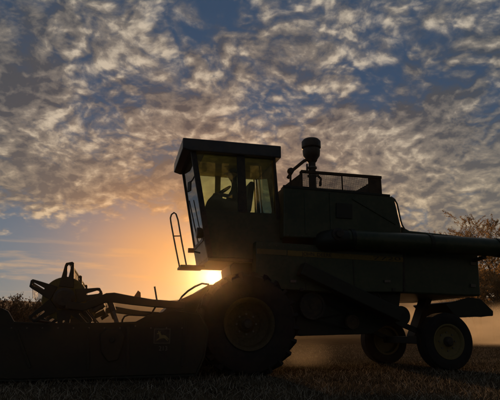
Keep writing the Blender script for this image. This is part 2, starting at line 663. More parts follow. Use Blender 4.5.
p1 = pulley(312, 306, .23)
p2 = pulley(352, 322, .12)
p3 = pulley(372, 300, .17, .52)
belt(p1, p2)
p1b = (p1[0] + Vector((0, .07, 0)), p1[1])
belt(p1b, (p3[0] + Vector((0, .05, 0)), p3[1]))

# grain tank
tk = MB()
tkp = poly([(283.5, 186.5), (330, 190.5), (388, 195.5), (392.5, 197), (395, 201), (401, 227), (401.5, 243), (330, 239), (283.5, 237)], .30)
tk.prism(tkp, .30, 2.95)
tank = tk.build('grain_tank', GREEN, combine, bevel=.02)
# pressed diagonal fold and ribs on the tank side
MB().bar(P3(352, 198, .30), P3(396, 224, .30), .05, .03, up=(0, 1, 0)).build('diagonal_rib', GREEN, tank, bevel=.008)
for xx in (305, 330):
    (u0, z0), (u1, z1) = P(xx, 193, .30), P(xx, 234, .30)
    MB().box((u0, .296, (z0 + z1) / 2), (.035, .022, z0 - z1)).build('stiffener_rib', GREEN, tank, bevel=.006)
for k in range(16):
    c_ = P3(288 + k * 7, 235.2 + k * .33, .298)
    MB().lathe(c_, [(0, -.008), (.010, -.006), (.012, .003)], 6).build('bolt', STEEL, tank)
MB().prism(poly([(336, 203), (352, 204), (352, 219), (336, 218)], .298), .276, .298).build('inspection_door', DGREEN, tank, bevel=.006)
MB().prism(poly([(283.5, 185), (330, 189), (390, 194.6), (390, 196.4), (330, 191.2), (283.5, 187.4)], .29), .285, .325).build('tank_rim', DGREEN, tank)

# screened extension on top of the tank
ev0, ev1 = .36, 1.42
ext = MB()
def quadbar(m, p, q, t=.045):
    m.bar(p, q, t, t)
A_n, B_n = P3(301, 172.5, ev0), P3(381, 176.8, ev0)
zt = (A_n[2] + B_n[2]) / 2
a0, b0 = P3(301, 189, ev0), P3(381, 195.5, ev0)
zb = min(a0[2], b0[2]) - .03
uA, uB = A_n[0], B_n[0]
fr = MB()
for v in (ev0, ev1):
    fr.bar((uA, v, zt), (uB, v, zt), .05, .05)
    fr.bar((uA, v, zb), (uA, v, zt), .045, .045)
    fr.bar((uA + (uB - uA) * .5, v, zb), (uA + (uB - uA) * .5, v, zt), .02, .02)
tank_ext = fr.build('tank_extension_frame', RUST, combine)
pan = MB()
pan.add([(uB, ev0, zb), (uB, ev1, zb), (uB, ev1, zt + .02), (uB, ev0, zt + .02),
         (uB - .02, ev0, zb), (uB - .02, ev1, zb), (uB - .02, ev1, zt + .02), (uB - .02, ev0, zt + .02)],
        [(0, 1, 2, 3), (7, 6, 5, 4), (0, 4, 5, 1), (3, 2, 6, 7), (0, 3, 7, 4), (1, 5, 6, 2)])
pan.build('rear_end_panel', RUST, tank_ext)
uS = P(368, 178, ev0)[0]
MB().prism([(uS, zb), (uB - .022, zb), (uB - .022, zt - .026), (uS, zt - .026)], ev0 - .012, ev0 + .012).build('corner_panel', RUST, tank_ext)
uF = P(303.5, 178, ev0)[0]
MB().add([(uA, ev0, zb), (uA - .05, ev1, zb), (uA - .05, ev1, zt - .03), (uA, ev0, zt - .03),
          (uA + .02, ev0, zb), (uA - .03, ev1, zb), (uA - .03, ev1, zt - .03), (uA + .02, ev0, zt - .03)],
         [(0, 1, 2, 3), (7, 6, 5, 4), (0, 4, 5, 1), (3, 2, 6, 7), (0, 3, 7, 4), (1, 5, 6, 2)]).build('front_end_panel', RUST, tank_ext)
for v, x1 in ((ev0, uS), (ev1, uB)):
    m = MB()
    n_ = int((x1 - uA) / .024)
    for i in range(1, n_):
        u = uA + (x1 - uA) * i / n_
        m.bar((u, v, zb), (u, v, zt), .0075, .0075)
    k_ = int((zt - zb) / .024)
    for i in range(1, k_):
        z = zb + (zt - zb) * i / k_
        m.bar((uA, v + .004, z), (x1, v + .004, z), .0075, .0075)
    sc_ = m.build('wire_screen', WIRE, tank_ext, fix=False)
    sc_['kind'] = 'stuff'
MB().lathe(P3(290.5, 171, .5), [(.0, -.05), (.05, -.05), (.06, 0), (.05, .05), (0, .05)], 16).build('beacon_knob', BLACK, tank_ext, smooth=True)
MB().bar(P3(290.5, 171, .52), P3(290.5, 188, .52), .03, .03).build('knob_post', RUST, tank_ext)

# air intake with pre-cleaner bowl
cu_, cz_ = P(312.8, 190, .85)
_, ztop = P(313, 139, .85)
_, zbw = P(313, 160, .85)
wr = (P(322.3, 148, .85)[0] - P(304.3, 148, .85)[0]) / 2
stem = MB().lathe((cu_, .85, 0), [(wr * .37, cz_ - .1), (wr * .37, zbw - .06), (wr * .55, zbw - .02), (wr * .55, zbw + .02)], 20, 'z')
stem = stem.build('air_intake_stack', BLACK, combine, smooth=True)
hb = ztop - zbw
MB().lathe((cu_ - .005, .85, zbw), [(wr * .55, -.02), (wr * .66, hb * .06), (wr * .86, hb * .18), (wr * .92, hb * .42), (wr * .86, hb * .5), (wr, hb * .56),
                            (wr, hb * .84), (wr * .8, hb * .95), (wr * .4, hb), (0.0, hb * 1.01)], 28, 'z').build('precleaner_bowl', BLACK, stem, smooth=True)
for zz_ in (168, 176):
    _, z = P(313, zz_, .85)
    MB().lathe((cu_, .85, z), [(wr * .5, -.015), (wr * .5, .015)], 20, 'z').build('hose_clamp', STEEL, stem, smooth=True)
MB().tube([P3(309, 159, .85), P3(304, 161, .85), P3(293, 170, .8), P3(288, 178, .78)], .032, 10).build('vent_pipe', RUST, stem, smooth=True)
MB().tube([P3(307, 164, .84), P3(307, 170, .84), P3(309.5, 173, .84)], .018, 8).build('latch_lever', BLACK, stem, smooth=True)
MB().tube([P3(320, 186, .85), P3(321, 179, .85), P3(317, 175, .85)], .025, 8).build('exhaust_stub', RUST, stem, smooth=True)

# grab rail at the back of the tank
MB().tube([P3(391, 197, .42), P3(394.5, 199.5, .42), P3(397, 204, .42), P3(400.5, 220, .42), P3(402, 225, .42), P3(405, 230, .42)], .018, 8).build('grab_rail', STEEL, tank, smooth=True)
# sloping hood cover behind the tank
MB().prism(poly([(402, 226), (410, 230.5), (440, 233.5), (474, 237.5), (476, 247), (402, 243)], .5), .5, 2.75).build('hood_cover', GREEN, combine, bevel=.03)

# unloading auger folded back along the near side
ra = .165
a = Vector(P3(346, 239.0, .12))
b_u, b_z = P(520, 247.5, .12)
b = Vector((b_u + .9, .12, b_z + .02))
b.z = a.z + (P(489, 247.3, .12)[1] - a.z) * (b.x - a.x) / (P(489, 247.3, .12)[0] - a.x)
auger = MB().tube([a + (b - a) * t for t in (0, .33, .66, 1)], ra, 28).build('unloading_auger', GREEN, combine, smooth=True)
for t in (.02, .36, .68, .985):
    c = a + (b - a) * t
    dd = (b - a).normalized() * .035
    MB().tube([c - dd, c + dd], ra + .014, 28).build('tube_flange', DGREEN, auger, smooth=True)
elb = [a + Vector((.06, 0, 0)), a + Vector((-.10, .01, -.01)), a + Vector((-.24, .05, -.015)), a + Vector((-.32, .14, -.02)), a + Vector((-.34, .30, -.02))]
MB().tube(elb, [ra, ra + .01, ra + .015, ra + .01, ra + .01], 24).build('auger_elbow', DGREEN, auger, smooth=True)
cgb = a + Vector((-.2, -.12, .05))
MB().lathe(cgb, [(0, -.10), (.06, -.10), (.07, -.04), (.11, -.03), (.11, .05), (0, .06)], 18).build('elbow_gearbox', BLACK, auger, smooth=True)
c = a + (b - a) * .62
MB().bar((c.x, .14, c.z - ra - .02), (c.x, .55, c.z - ra - .05), .08, .05).build('auger_cradle', BLACK, auger)
dwn = MB().lathe(b + Vector((-.02, 0, -.03)), [(.14, -.30), (.16, -.1), (.16, .05), (.08, .12), (0, .13)], 20, 'z')
dwn.build('auger_spout', RUBBER, auger, smooth=True)


# ---- wheels
def wheel(u, vc, r, wdt, rim_r, lug, name='drive_wheel'):
    dsh = 1 if vc > 1.6 else -1             # outer side
    rim = MB()
    c = (u, vc, r)                          # the tread sinks a little into the soil (see below)
    pr = [(0.0, .10), (.10, .10), (.14, .02), (rim_r * .55, .06), (rim_r * .62, .14), (rim_r * .84, .22), (rim_r * .88, .40), (rim_r * .95, .48), (rim_r * 1.03, .5)]
    if not lug:                             # the steering wheels have a shallow flat dish
        pr = [(0.0, .30), (.10, .30), (.13, .24), (rim_r * .55, .24), (rim_r * .62, .29), (rim_r * .84, .33), (rim_r * .88, .42), (rim_r * .95, .48), (rim_r * 1.03, .48)]
    pr = [(q, dsh * o * wdt) for q, o in pr]
    rim.lathe(c, pr + [(rim_r * 1.03, -dsh * .5 * wdt), (rim_r * .9, -dsh * .45 * wdt), (rim_r * .85, -dsh * .05 * wdt), (0, -dsh * .04 * wdt)], 56)
    wh = rim.build('wheel', GRIMY if lug else RIMY, combine, smooth=True)
    hw = wdt / 2
    ty = MB().lathe(c, [(rim_r * 1.0, -hw * .82), (rim_r * 1.08, -hw * .95), ((r + rim_r) / 2, -hw * 1.06), (r * .93, -hw * .98), (r * .975, -hw * .8), (r * .985, 0),
                        (r * .975, hw * .8), (r * .93, hw * .98), ((r + rim_r) / 2, hw * 1.06), (rim_r * 1.08, hw * .95), (rim_r * 1.0, hw * .82)], 72, caps=False)
    if lug:
        nl = 24
        for i in range(nl):
            for s in (-1, 1):
                a0_ = 2 * math.pi * (i + (.25 if s > 0 else -.25)) / nl
                a1_ = a0_ - .20
                q0 = Vector((u + r * .965 * math.cos(a0_), vc + s * hw * .97, r + r * .965 * math.sin(a0_)))
                q1 = Vector((u + r * .975 * math.cos(a1_), vc + s * hw * .05, r + r * .975 * math.sin(a1_)))
                ty.bar(q0, q1, .055, .11, up=(math.cos(a0_), 0, math.sin(a0_)))
    else:
        for v in (-.55, -.18, .18, .55):
            ty.lathe((u, vc + v * hw, r), [(r * .96, -.03), (r, -.022), (r, .022), (r * .96, .03)], 64, caps=False)
    ty.build('tyre', RUBBER, wh, smooth=True)
    hb_ = MB().lathe((u, vc + dsh * wdt * (.1 if lug else .28), r), [(.085, -.02), (.085, .06), (.06, .10), (0.0, .105)] if dsh > 0 else [(0, -.105), (.06, -.10), (.085, -.06), (.085, .02)], 20)
    hb_.build('hub_cap', BLACK, wh, smooth=True)
    for k in range(8):
        aa = 2 * math.pi * k / 8
        MB().lathe((u + .16 * math.cos(aa), vc + dsh * wdt * (.04 if lug else .24), r + .16 * math.sin(aa)), [(.016, -.02), (.016, .02)], 8).build('wheel_nut', STEEL, wh)
    wh.location.z = -.015
    return wh


FU = P(250, 322, .0)[0]
RFW, RRW = .79, .505
wheel(FU, .27, RFW, .50, .40, True)
wheel(FU, 3.03, RFW, .50, .40, True)
RU = P(448.5, 341, .38)[0]
wheel(RU, .50, RRW, .30, .30, False)
wheel(RU, 2.78, RRW, .30, .30, False)
MB().box((FU, 1.65, RFW + .02), (.28, 2.5, .3)).build('front_axle', BLACK, combine, bevel=.02)
ax = MB().box((RU, 1.64, RRW), (.13, 2.06, .14)).build('rear_axle', BLACK, combine, bevel=.01)
hzb = P(440, 296, 1.6)[1]
MB().bar((RU + .05, 1.64, RRW + .05), (RU + .42, 1.64, 1.36), .30, .12).build('axle_pivot', BLACK, ax)
MB().bar((RU, .70, RRW + .02), (RU - .85, .80, .86), .07, .09).build('axle_strut', BLACK, ax)
MB().bar((RU, 2.55, RRW + .02), (RU - .85, 2.5, .86), .07, .09).build('axle_strut', BLACK, ax)
MB().bar((RU + .12, .8, RRW + .02), (RU + .12, 2.5, RRW + .02), .035, .035).build('tie_rod', STEEL, ax)

# ---- feeder house, throat and underbody
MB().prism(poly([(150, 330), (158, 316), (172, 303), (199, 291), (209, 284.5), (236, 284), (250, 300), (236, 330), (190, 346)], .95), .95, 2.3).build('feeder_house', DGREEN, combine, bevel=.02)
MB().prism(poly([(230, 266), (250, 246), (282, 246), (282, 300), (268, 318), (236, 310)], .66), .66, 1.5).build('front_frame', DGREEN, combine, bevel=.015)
MB().tube([P3(*q, .8) for q in ((178, 303), (182, 296.5), (188, 291), (195, 286.5), (202, 283.5), (209, 284.5))], .017, 8).build('lift_hose', RUBBER, combine, smooth=True)
MB().tube([P3(196, 330, .8), P3(238, 322, .8)], .05, 12).build('lift_cylinder', BLACK, combine, smooth=True)

# ---- cab
cv0, cv1 = .52, 1.84
UFB = P(207.5, 262, cv0)[0]       # bottom front
UFT = P(190, 150, cv0)[0]         # top front
ZB = P(215, 261, cv0)[1]
ZT = P(230, 151, cv0)[1]
UR_T = P(275, 155, cv0)[0]
UR_B = P(284, 230, cv0)[0]
ZS = P(230, 211, cv0)[1]          # sill of the side glass
ZW = P(200, 238, cv0)[1]          # lower edge of the windscreen


def fu(z):
    return UFB + (UFT - UFB) * (z - ZB) / (ZT - ZB)


def ru(z):
    return UR_B + (UR_T - UR_B) * (z - ZB) / (ZT - ZB)


T = .045
cb = MB().box(((fu(ZB) + UR_B) / 2 + .01, (cv0 + cv1) / 2, ZB + .03), (UR_B - fu(ZB), cv1 - cv0 - .01, .06))
cab = cb.build('cab', DGREEN, combine, bevel=.01)
# lower side walls (door panel near side, wall far side), front apron, rear wall
MB().prism([(fu(ZB) + .07, ZB + .062), (ru(ZB), ZB + .062), (ru(ZS), ZS), (fu(ZS) + .07, ZS)], cv0, cv0 + .03).build('door_panel', GREEN, cab, bevel=.008)
MB().prism([(fu(ZB) + .07, ZB + .062), (ru(ZB), ZB + .062), (ru(ZS), ZS - .12), (fu(ZS) + .07, ZS - .12)], cv1 - .03, cv1).build('side_wall', GREEN, cab, bevel=.008)
MB().prism([(fu(ZB), ZB + .062), (fu(ZB) + .03, ZB + .062), (fu(ZW) + .03, ZW), (fu(ZW), ZW)], cv0 + .035, cv1 - .035).build('front_apron', GREEN, cab)
MB().prism([(ru(ZB) - .03, ZB + .062), (ru(ZB), ZB + .062), (ru(ZS), ZS - .1), (ru(ZS) - .03, ZS - .1)], cv0 + .035, cv1 - .035).build('rear_wall', GREEN, cab)
# pillars
for v in (cv0 + T / 2, cv1 - T / 2):
    near_side = v < 1
    MB().prism([(fu(ZB), ZB + .062), (fu(ZB) + .098, ZB + .062), (fu(ZT) + .098, ZT), (fu(ZT), ZT)], v - T / 2 - .003, v + T / 2).build('front_pillar', BLACK, cab, bevel=.008)
    MB().prism([(ru(ZS) - .075, ZS - .1), (ru(ZS) + .005, ZS - .1), (ru(ZT) + .005, ZT), (ru(ZT) - .03, ZT)], v - T / 2 - .003, v + T / 2).build('rear_pillar', BLACK, cab, bevel=.008)
um = P(240.5, 175, cv0)[0]
um2 = P(243, 205, cv0)[0]
MB().prism([(um2 - .08, ZS - .02), (um2 + .08, ZS - .02), (um + .075, ZT), (um - .07, ZT)], cv0 - .002, cv0 + T).build('door_pillar', BLACK, cab, bevel=.008)
MB().prism([(fu(ZT) + .07, ZT), (fu(ZT - .07) + .07, ZT - .07), (ru(ZT - .07) - .07, ZT - .07), (ru(ZT) - .07, ZT)], cv0 + .002, cv0 + T - .004).build('header_rail', BLACK, cab)
# far wall: olive upper liner with round-cornered windows cut out
fv = cv1 - .035
x_wins = [(199.5, 215), (220.5, 233.5), (245.5, 254.5)]
far_wall_z0, far_wall_z1 = ZS - .12, ZT
wt_ = P(215, 173.5, fv)[1]
wb_ = P(215, 214, fv)[1]


def holed_wall(name, u0f, u1f, z0, z1, holes, v, thick, material, par, rad=.06):
    """wall in the u-z plane with rounded openings, built by strips"""
    m = MB()
    hs = sorted(holes)
    seg = 6

    def round_poly(u0, u1, za, zb2):
        p = []
        for cx, cz, s in ((u1 - rad, zb2 - rad, 0), (u0 + rad, zb2 - rad, 90), (u0 + rad, za + rad, 180), (u1 - rad, za + rad, 270)):
            for k in range(seg + 1):
                a_ = R(s + 90 * k / seg)
                p.append((cx + rad * math.cos(a_), cz + rad * math.sin(a_)))
        return p

    def face(pts):
        n = len(pts)
        m.add([(u, v, z) for u, z in pts] + [(u, v + thick, z) for u, z in pts],
              [tuple(range(n)), tuple(range(2 * n - 1, n - 1, -1))])
    for i, (h0, h1, za, zb2) in enumerate(hs):
        lo_b = u0f(z0) if i == 0 else (hs[i - 1][1] + h0) / 2
        hi_b = u1f(z0) if i == len(hs) - 1 else (h1 + hs[i + 1][0]) / 2
        lo_t = u0f(z1) if i == 0 else lo_b
        hi_t = u1f(z1) if i == len(hs) - 1 else hi_b
        rp = round_poly(h0, h1, za, zb2)
        mid = (h0 + h1) / 2
        # two C-shaped halves: right and left
        q = seg + 1
        tr_, tl_, bl_, br_ = rp[0:q], rp[q:2 * q], rp[2 * q:3 * q], rp[3 * q:4 * q]
        face([(mid, z0), (hi_b, z0), (hi_t, z1), (mid, z1), (mid, zb2)] + tr_[::-1] + br_[::-1] + [(mid, za)])
        face([(mid, z1), (lo_t, z1), (lo_b, z0), (mid, z0), (mid, za)] + bl_[::-1] + tl_[::-1] + [(mid, zb2)])
    return m.build(name, material, par, fix=False)


holes = [(P(x0, 180, fv)[0], P(x1, 180, fv)[0], wb_, wt_) for x0, x1 in x_wins]
holed_wall('far_window_surround', lambda z: fu(z) + .07, lambda z: ru(z) - .085, far_wall_z0 + .002, far_wall_z1 - .002, holes, fv - .02, .02, LINER, cab, rad=.10)
# glass
def pane(name, pts, par=None):
    n = len(pts)
    nrm = (Vector(pts[1]) - Vector(pts[0])).cross(Vector(pts[2]) - Vector(pts[0])).normalized() * .002
    return MB().add([Vector(p) + nrm for p in pts] + [Vector(p) - nrm for p in pts],
                    [tuple(range(n)), tuple(range(2 * n - 1, n - 1, -1))] + [(i, (i + 1) % n, n + (i + 1) % n, n + i) for i in range(n)]).build(name, GLASS, cab)


pane('windscreen', [(fu(ZW) + .03, cv0 + T, ZW), (fu(ZW) + .03, cv1 - T, ZW), (fu(ZT) + .03, cv1 - T, ZT), (fu(ZT) + .03, cv0 + T, ZT)])
pane('door_glass', [(fu(ZS) + .07, cv0 + .02, ZS), (um2 - .08, cv0 + .02, ZS), (um - .07, cv0 + .02, ZT - .07), (fu(ZT - .07) + .07, cv0 + .02, ZT - .07)])
pane('side_glass', [(um2 + .08, cv0 + .02, ZS), (ru(ZS) - .1, cv0 + .02, ZS), (ru(ZT - .07) - .07, cv0 + .02, ZT - .07), (um + .075, cv0 + .02, ZT - .07)])
pane('rear_glass', [(ru(ZS) - .02, cv0 + T, ZS - .1), (ru(ZS) - .02, cv1 - T, ZS - .1), (ru(ZT) - .02, cv1 - T, ZT), (ru(ZT) - .02, cv0 + T, ZT)])
for h0, h1, za, zb2 in holes:
    pane('far_glass', [(h0 - .01, fv - .01, za - .01), (h1 + .01, fv - .01, za - .01), (h1 + .01, fv - .01, zb2 + .01), (h0 - .01, fv - .01, zb2 + .01)])
# windscreen divider seal and wiper
MB().prism([(fu(ZW) - .01, ZW - .03), (fu(ZW) + .05, ZW - .03), (fu(ZW) + .04, ZW + .02), (fu(ZW) - .015, ZW + .02)], cv0 + T, cv1 - T).build('windscreen_sill', BLACK, cab)
zw2 = ZW + .85
MB().bar((fu(ZW) - .015, 1.1, ZW + .02), (fu(zw2) - .015, 1.35, zw2), .012, .02).build('wiper', BLACK, cab)
# roof with front visor overhang
rv0, rv1 = .44, 1.92
zr0 = P(230, 153.5, rv0)[1]
zr1 = P(183, 137.3, rv0)[1]
u_f = P(183.0, 137.3, rv0)[0]
u_fb = P(188.3, 151.0, rv0)[0]
u_b = P(281.3, 150, rv0)[0]
zr1b = P(281, 145.8, rv0)[1]
zr0b = P(281, 155.6, rv0)[1]
rp_ = [(u_fb, zr0), (u_b, zr0b), (u_b, zr1b), (u_f, zr1)]
roof = MB().prism([(u_f, P(184, 150, rv0)[1] + .04), (u_fb + .02, zr0), (u_b, min(zr0b, zr0)), (u_b, zr1b), (u_f, zr1)], rv0, rv1).build('roof', ROOFM, cab, bevel=.018)
MB().box(((u_fb + u_b) / 2 + .1, 1.18, min(zr0b, zr0) - .012), (u_b - u_fb - .4, 1.2, .02)).build('headliner', LINER, cab)
# seat, console, steering wheel
HEAD = Vector(P3(232.5, 175.5, 1.18))
su = HEAD.x + .03
zf = ZB + .06
zs = HEAD.z - .77              # seat height that puts the head where the photo has it
st = MB().box((su + .02, 1.18, zs - .03), (.46, .48, .13)).build('seat', SEATM, cab, bevel=.04)
MB().box((su, 1.18, (zf + zs - .1) / 2), (.3, .3, zs - .1 - zf)).build('seat_base', SEATM, cab)
MB().box((su + .27, 1.18, zs + .32), (.11, .46, .60), Matrix.Rotation(R(8), 3, 'Y')).build('backrest', SEATM, cab, bevel=.04)
swc = Vector(P3(222, 192, 1.18))
tilt = Matrix.Rotation(R(-35), 3, 'Y')
ring = []
for k in range(25):
    a_ = 2 * math.pi * k / 24
    ring.append(swc + tilt @ Vector((.19 * math.cos(a_), .19 * math.sin(a_), 0)))
sw = MB().tube(ring, .014, 8, caps=False)
for k in range(3):
    a_ = 2 * math.pi * k / 3
    sw.bar(swc, swc + tilt @ Vector((.19 * math.cos(a_), .19 * math.sin(a_), 0)), .02, .012)
sw.build('steering_wheel', BLACK, cab, smooth=True)
foot = Vector((swc.x - .30, 1.18, zf))
MB().tube([swc, swc + (foot - swc) * .5, foot], [.03, .045, .07], 12).build('steering_column', BLACK, cab, smooth=True)
# rounded side console seen as a dark hump in the door glass
csl = poly([(204.5, 216), (205, 208), (208, 200), (212, 196), (217, 194.5), (221, 199), (236, 202), (240, 218)], .82)
MB().prism(csl, .72, .98).build('control_console', SEATM, cab, bevel=.03)
# lamps and mirror on the front
def lamp(px, py, v, r, name):
    c = Vector(P3(px, py, v))
    o = MB().lathe(c, [(0, .09), (r * .6, .085), (r * .95, .03), (r, -.02), (r * .9, -.05)], 20, 'u')
    o = MB()
    o.lathe(c, [(r * .3, .10), (r * .75, .07), (r, 0), (r, -.05), (r * .9, -.06)], 20, 'u')
    return o.build(name, BLACK, cab, smooth=True)


lamp(200, 233, .66, .095, 'work_light')
MB().bar(P3(200, 235, .66), (fu(P(200, 240, .66)[1]) + .02, .66, P(200, 240, .66)[1]), .03, .03).build('lamp_bracket', BLACK, cab)
mc = Vector(P3(189.5, 186.5, .72))
MB().box(mc, (.03, .13, .19), Matrix.Rotation(R(18), 3, 'Z')).build('mirror', BLACK, cab, bevel=.02)
MB().tube([mc + Vector((.02, 0, .08)), mc + Vector((.05, -.05, .12)), (fu(mc.z + .15) + .01, cv0 + .02, mc.z + .15)], .012, 8).build('mirror_arm', BLACK, cab, smooth=True)
# small step platform with hand rail before the cab
pz = P(195, 266.5, .6)[1]
pu0, pu1 = P(180, 268, .55)[0], P(204, 268, .55)[0]
plat = MB().box(((pu0 + pu1) / 2, .72, pz - .01), (pu1 - pu0, .5, .035)).build('step_platform', BLACK, combine)
plat2 = MB().tube([P3(*q, .52) for q in ((179.5, 267), (175.5, 247), (171, 223), (170.4, 218), (171.5, 214.5), (174, 212.6), (176, 214), (178, 220), (182, 243), (186.5, 266))], .0135, 8)
plat2.build('hand_rail', STEEL, plat, smooth=True)
MB().tube([P3(*q, .52) for q in ((173.5, 236), (180.7, 236))], .010, 6).build('rail_rung', STEEL, plat, smooth=True)
MB().box(Vector(P3(191, 250.5, .55)), (.1, .05, .075)).build('turn_lamp', mat('amber_lens', (.5, .16, .02), .3), plat)
MB().bar(P3(191, 251, .56), P3(200, 253, .6), .025, .025).build('lamp_bracket', BLACK, plat)

# ------------------------------------------------------------------ grain header (detachable platform)
hv0, hv1 = -.42, 3.72
header = empty('grain_header', ORG, TH)
tag(header, 'wide black grain header with a star-shaped pickup reel, carried at the front of the combine', 'combine header')
ep = poly([(-46, 352), (-30, 330), (-8, 312), (2, 308), (8, 311), (14, 321.5), (40, 323), (112, 322.5), (136, 321.5), (148, 315), (176, 309), (200, 313), (208, 330), (204, 356), (196, 374), (20, 379.5), (-20, 379)], hv0)
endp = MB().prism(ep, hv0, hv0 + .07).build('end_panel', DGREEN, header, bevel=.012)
dup = endp.copy()
scene.collection.objects.link(dup)
dup.parent = header
dup.location = (0, hv1 - hv0 - .07, 0)
zfl = .045
uc0, uc1 = P(-5, 366, hv0)[0], P(190, 366, hv0)[0]
zbk = P(176, 310, hv0)[1]
MB().box(((uc0 + uc1) / 2, (hv0 + hv1) / 2, zfl + .02), (uc1 - uc0, hv1 - hv0 - .15, .09)).build('floor_pan', DGREEN, header)
MB().box((uc1 - .05, (hv0 + hv1) / 2, (zfl + zbk) / 2 - .05), (.05, hv1 - hv0 - .15, zbk - zfl - .14)).build('back_sheet', DGREEN, header)
MB().box((uc1 - .05, (hv0 + hv1) / 2, zbk - .08), (.14, hv1 - hv0 - .15, .12)).build('top_beam', DGREEN, header, bevel=.01)
cbm = MB().box((uc0 - .03, (hv0 + hv1) / 2, zfl + .03), (.07, hv1 - hv0 - .15, .03))
for k in range(52):
    v = hv0 + .12 + k * (hv1 - hv0 - .24) / 51
    cbm.add([(uc0 - .05, v - .012, zfl + .02), (uc0 - .05, v + .012, zfl + .02), (uc0 - .18, v, zfl + .03), (uc0 - .05, v, zfl + .05)],
            [(0, 1, 2), (0, 2, 3), (1, 3, 2), (0, 3, 1)])
cbm.build('cutter_bar', STEEL, header)
# table auger
ta = MB()
au, az_ = P(135, 348, hv0)[0], zfl + .30
ta.lathe((au, hv0, az_), [(.15, .1), (.15, hv1 - hv0 - .1)], 28)
tb = ta.build('table_auger', DGREEN, header, smooth=True)
fl = MB()
steps = 240
for side in (0, 1):
    vs_, fs_ = [], []
    for k in range(steps // 2 + 1):
        t = k / (steps // 2)
        v = (hv0 + .15 + t * 1.7) if side == 0 else (hv1 - .15 - t * 1.7)
        a_ = t * 2 * math.pi * 4
        for rr in (.14, .26):
            vs_.append((au + rr * math.cos(a_), v, az_ + rr * math.sin(a_)))
    for k in range(steps // 2):
        fs_.append((2 * k, 2 * k + 1, 2 * k + 3, 2 * k + 2))
    fl.add(vs_, fs_)
fl.build('auger_flighting', STEEL, tb, fix=False)

# emblem: a leaping deer in a square frame, and the header number below it
ev = hv0 - .001
e0 = P(153.5, 343.6, ev)
e1 = P(170.5, 328.6, ev)
EW = e1[0] - e0[0]
EH = e1[1] - e0[1]
back = MB().prism([(e0[0], e0[1]), (e1[0], e0[1]), (e1[0], e1[1]), (e0[0], e1[1])], ev - .004, ev).build('emblem_plate', BLACK, header)
fw = MB()
t_ = EW * .045
for (ua, za, ub, zb_) in ((e0[0], e0[1], e1[0], e0[1] + t_), (e0[0], e1[1] - t_, e1[0], e1[1]), (e0[0], e0[1] + t_, e0[0] + t_, e1[1] - t_), (e1[0] - t_, e0[1] + t_, e1[0], e1[1] - t_)):
    fw.prism([(ua, za), (ub, za), (ub, zb_), (ua, zb_)], ev - .006, ev - .0041)
fw.build('emblem_frame', mat('dim_decal', (.10, .095, .07), .6), back)
deer = [(.14, .20), (.22, .30), (.34, .40), (.33, .50), (.30, .62), (.26, .66), (.22, .62), (.16, .64), (.20, .70), (.28, .74), (.24, .80), (.30, .88), (.31, .80), (.34, .76), (.40, .86), (.38, .74),
        (.42, .66), (.46, .56), (.60, .58), (.72, .54), (.80, .46), (.92, .30), (.94, .24), (.86, .30), (.74, .38), (.88, .20), (.84, .18), (.68, .34), (.54, .36), (.44, .34), (.34, .30), (.24, .22)]
dp = [(e0[0] + x * EW, e0[1] + z * EH) for x, z in deer]
MB().prism(dp, ev - .0075, ev - .0041).build('emblem_deer', mat('worn_decal', (.20, .165, .06), .6), back)
tu, tz = P(158.5, 350.5, ev)
text_mesh('header_number', '213', .085, mat('dim_letters', (.13, .125, .11), .6), back, (tu, ev - .001, tz))

cx_ = sum(p[0] for p in ep) / len(ep)
cz2 = sum(p[1] for p in ep) / len(ep)
rim_m = MB()
for i in range(len(ep)):
    p_, q_ = ep[i], ep[(i + 1) % len(ep)]
    rim_m.bar((p_[0], hv0 - .008, p_[1] - .012), (q_[0], hv0 - .008, q_[1] - .012), .03, .02)
rim_m.build('folded_edge', DGREEN, header)
for xa, ya, xb, yb in ((16, 330, 30, 368), (88, 328, 88, 370), (128, 327, 128, 369), (186, 318, 182, 366)):
    MB().bar(P3(xa, ya, hv0 - .012), P3(xb, yb, hv0 - .012), .035, .022, up=(0, 1, 0)).build('brace_rib', DGREEN, header, bevel=.004)
for k in range(13):
    c_ = P3(-4 + k * 15.5, 328 if k != 9 else 326, hv0 - .004)
    MB().lathe(c_, [(.0, -.012), (.010, -.010), (.012, .004)], 6).build('bolt', STEEL, header)
cvp = poly([(100, 334), (106, 329), (120, 329), (125, 336), (118, 360), (108, 362), (101, 352)], hv0 - .002)
MB().prism(cvp, hv0 - .055, hv0 - .002).build('chain_cover', DGREEN, header, bevel=.012)
MB().lathe(P3(112, 340, hv0 - .06), [(0, -.03), (.03, -.03), (.035, .01)], 12).build('drive_shaft_end', DGREEN, header, smooth=True)

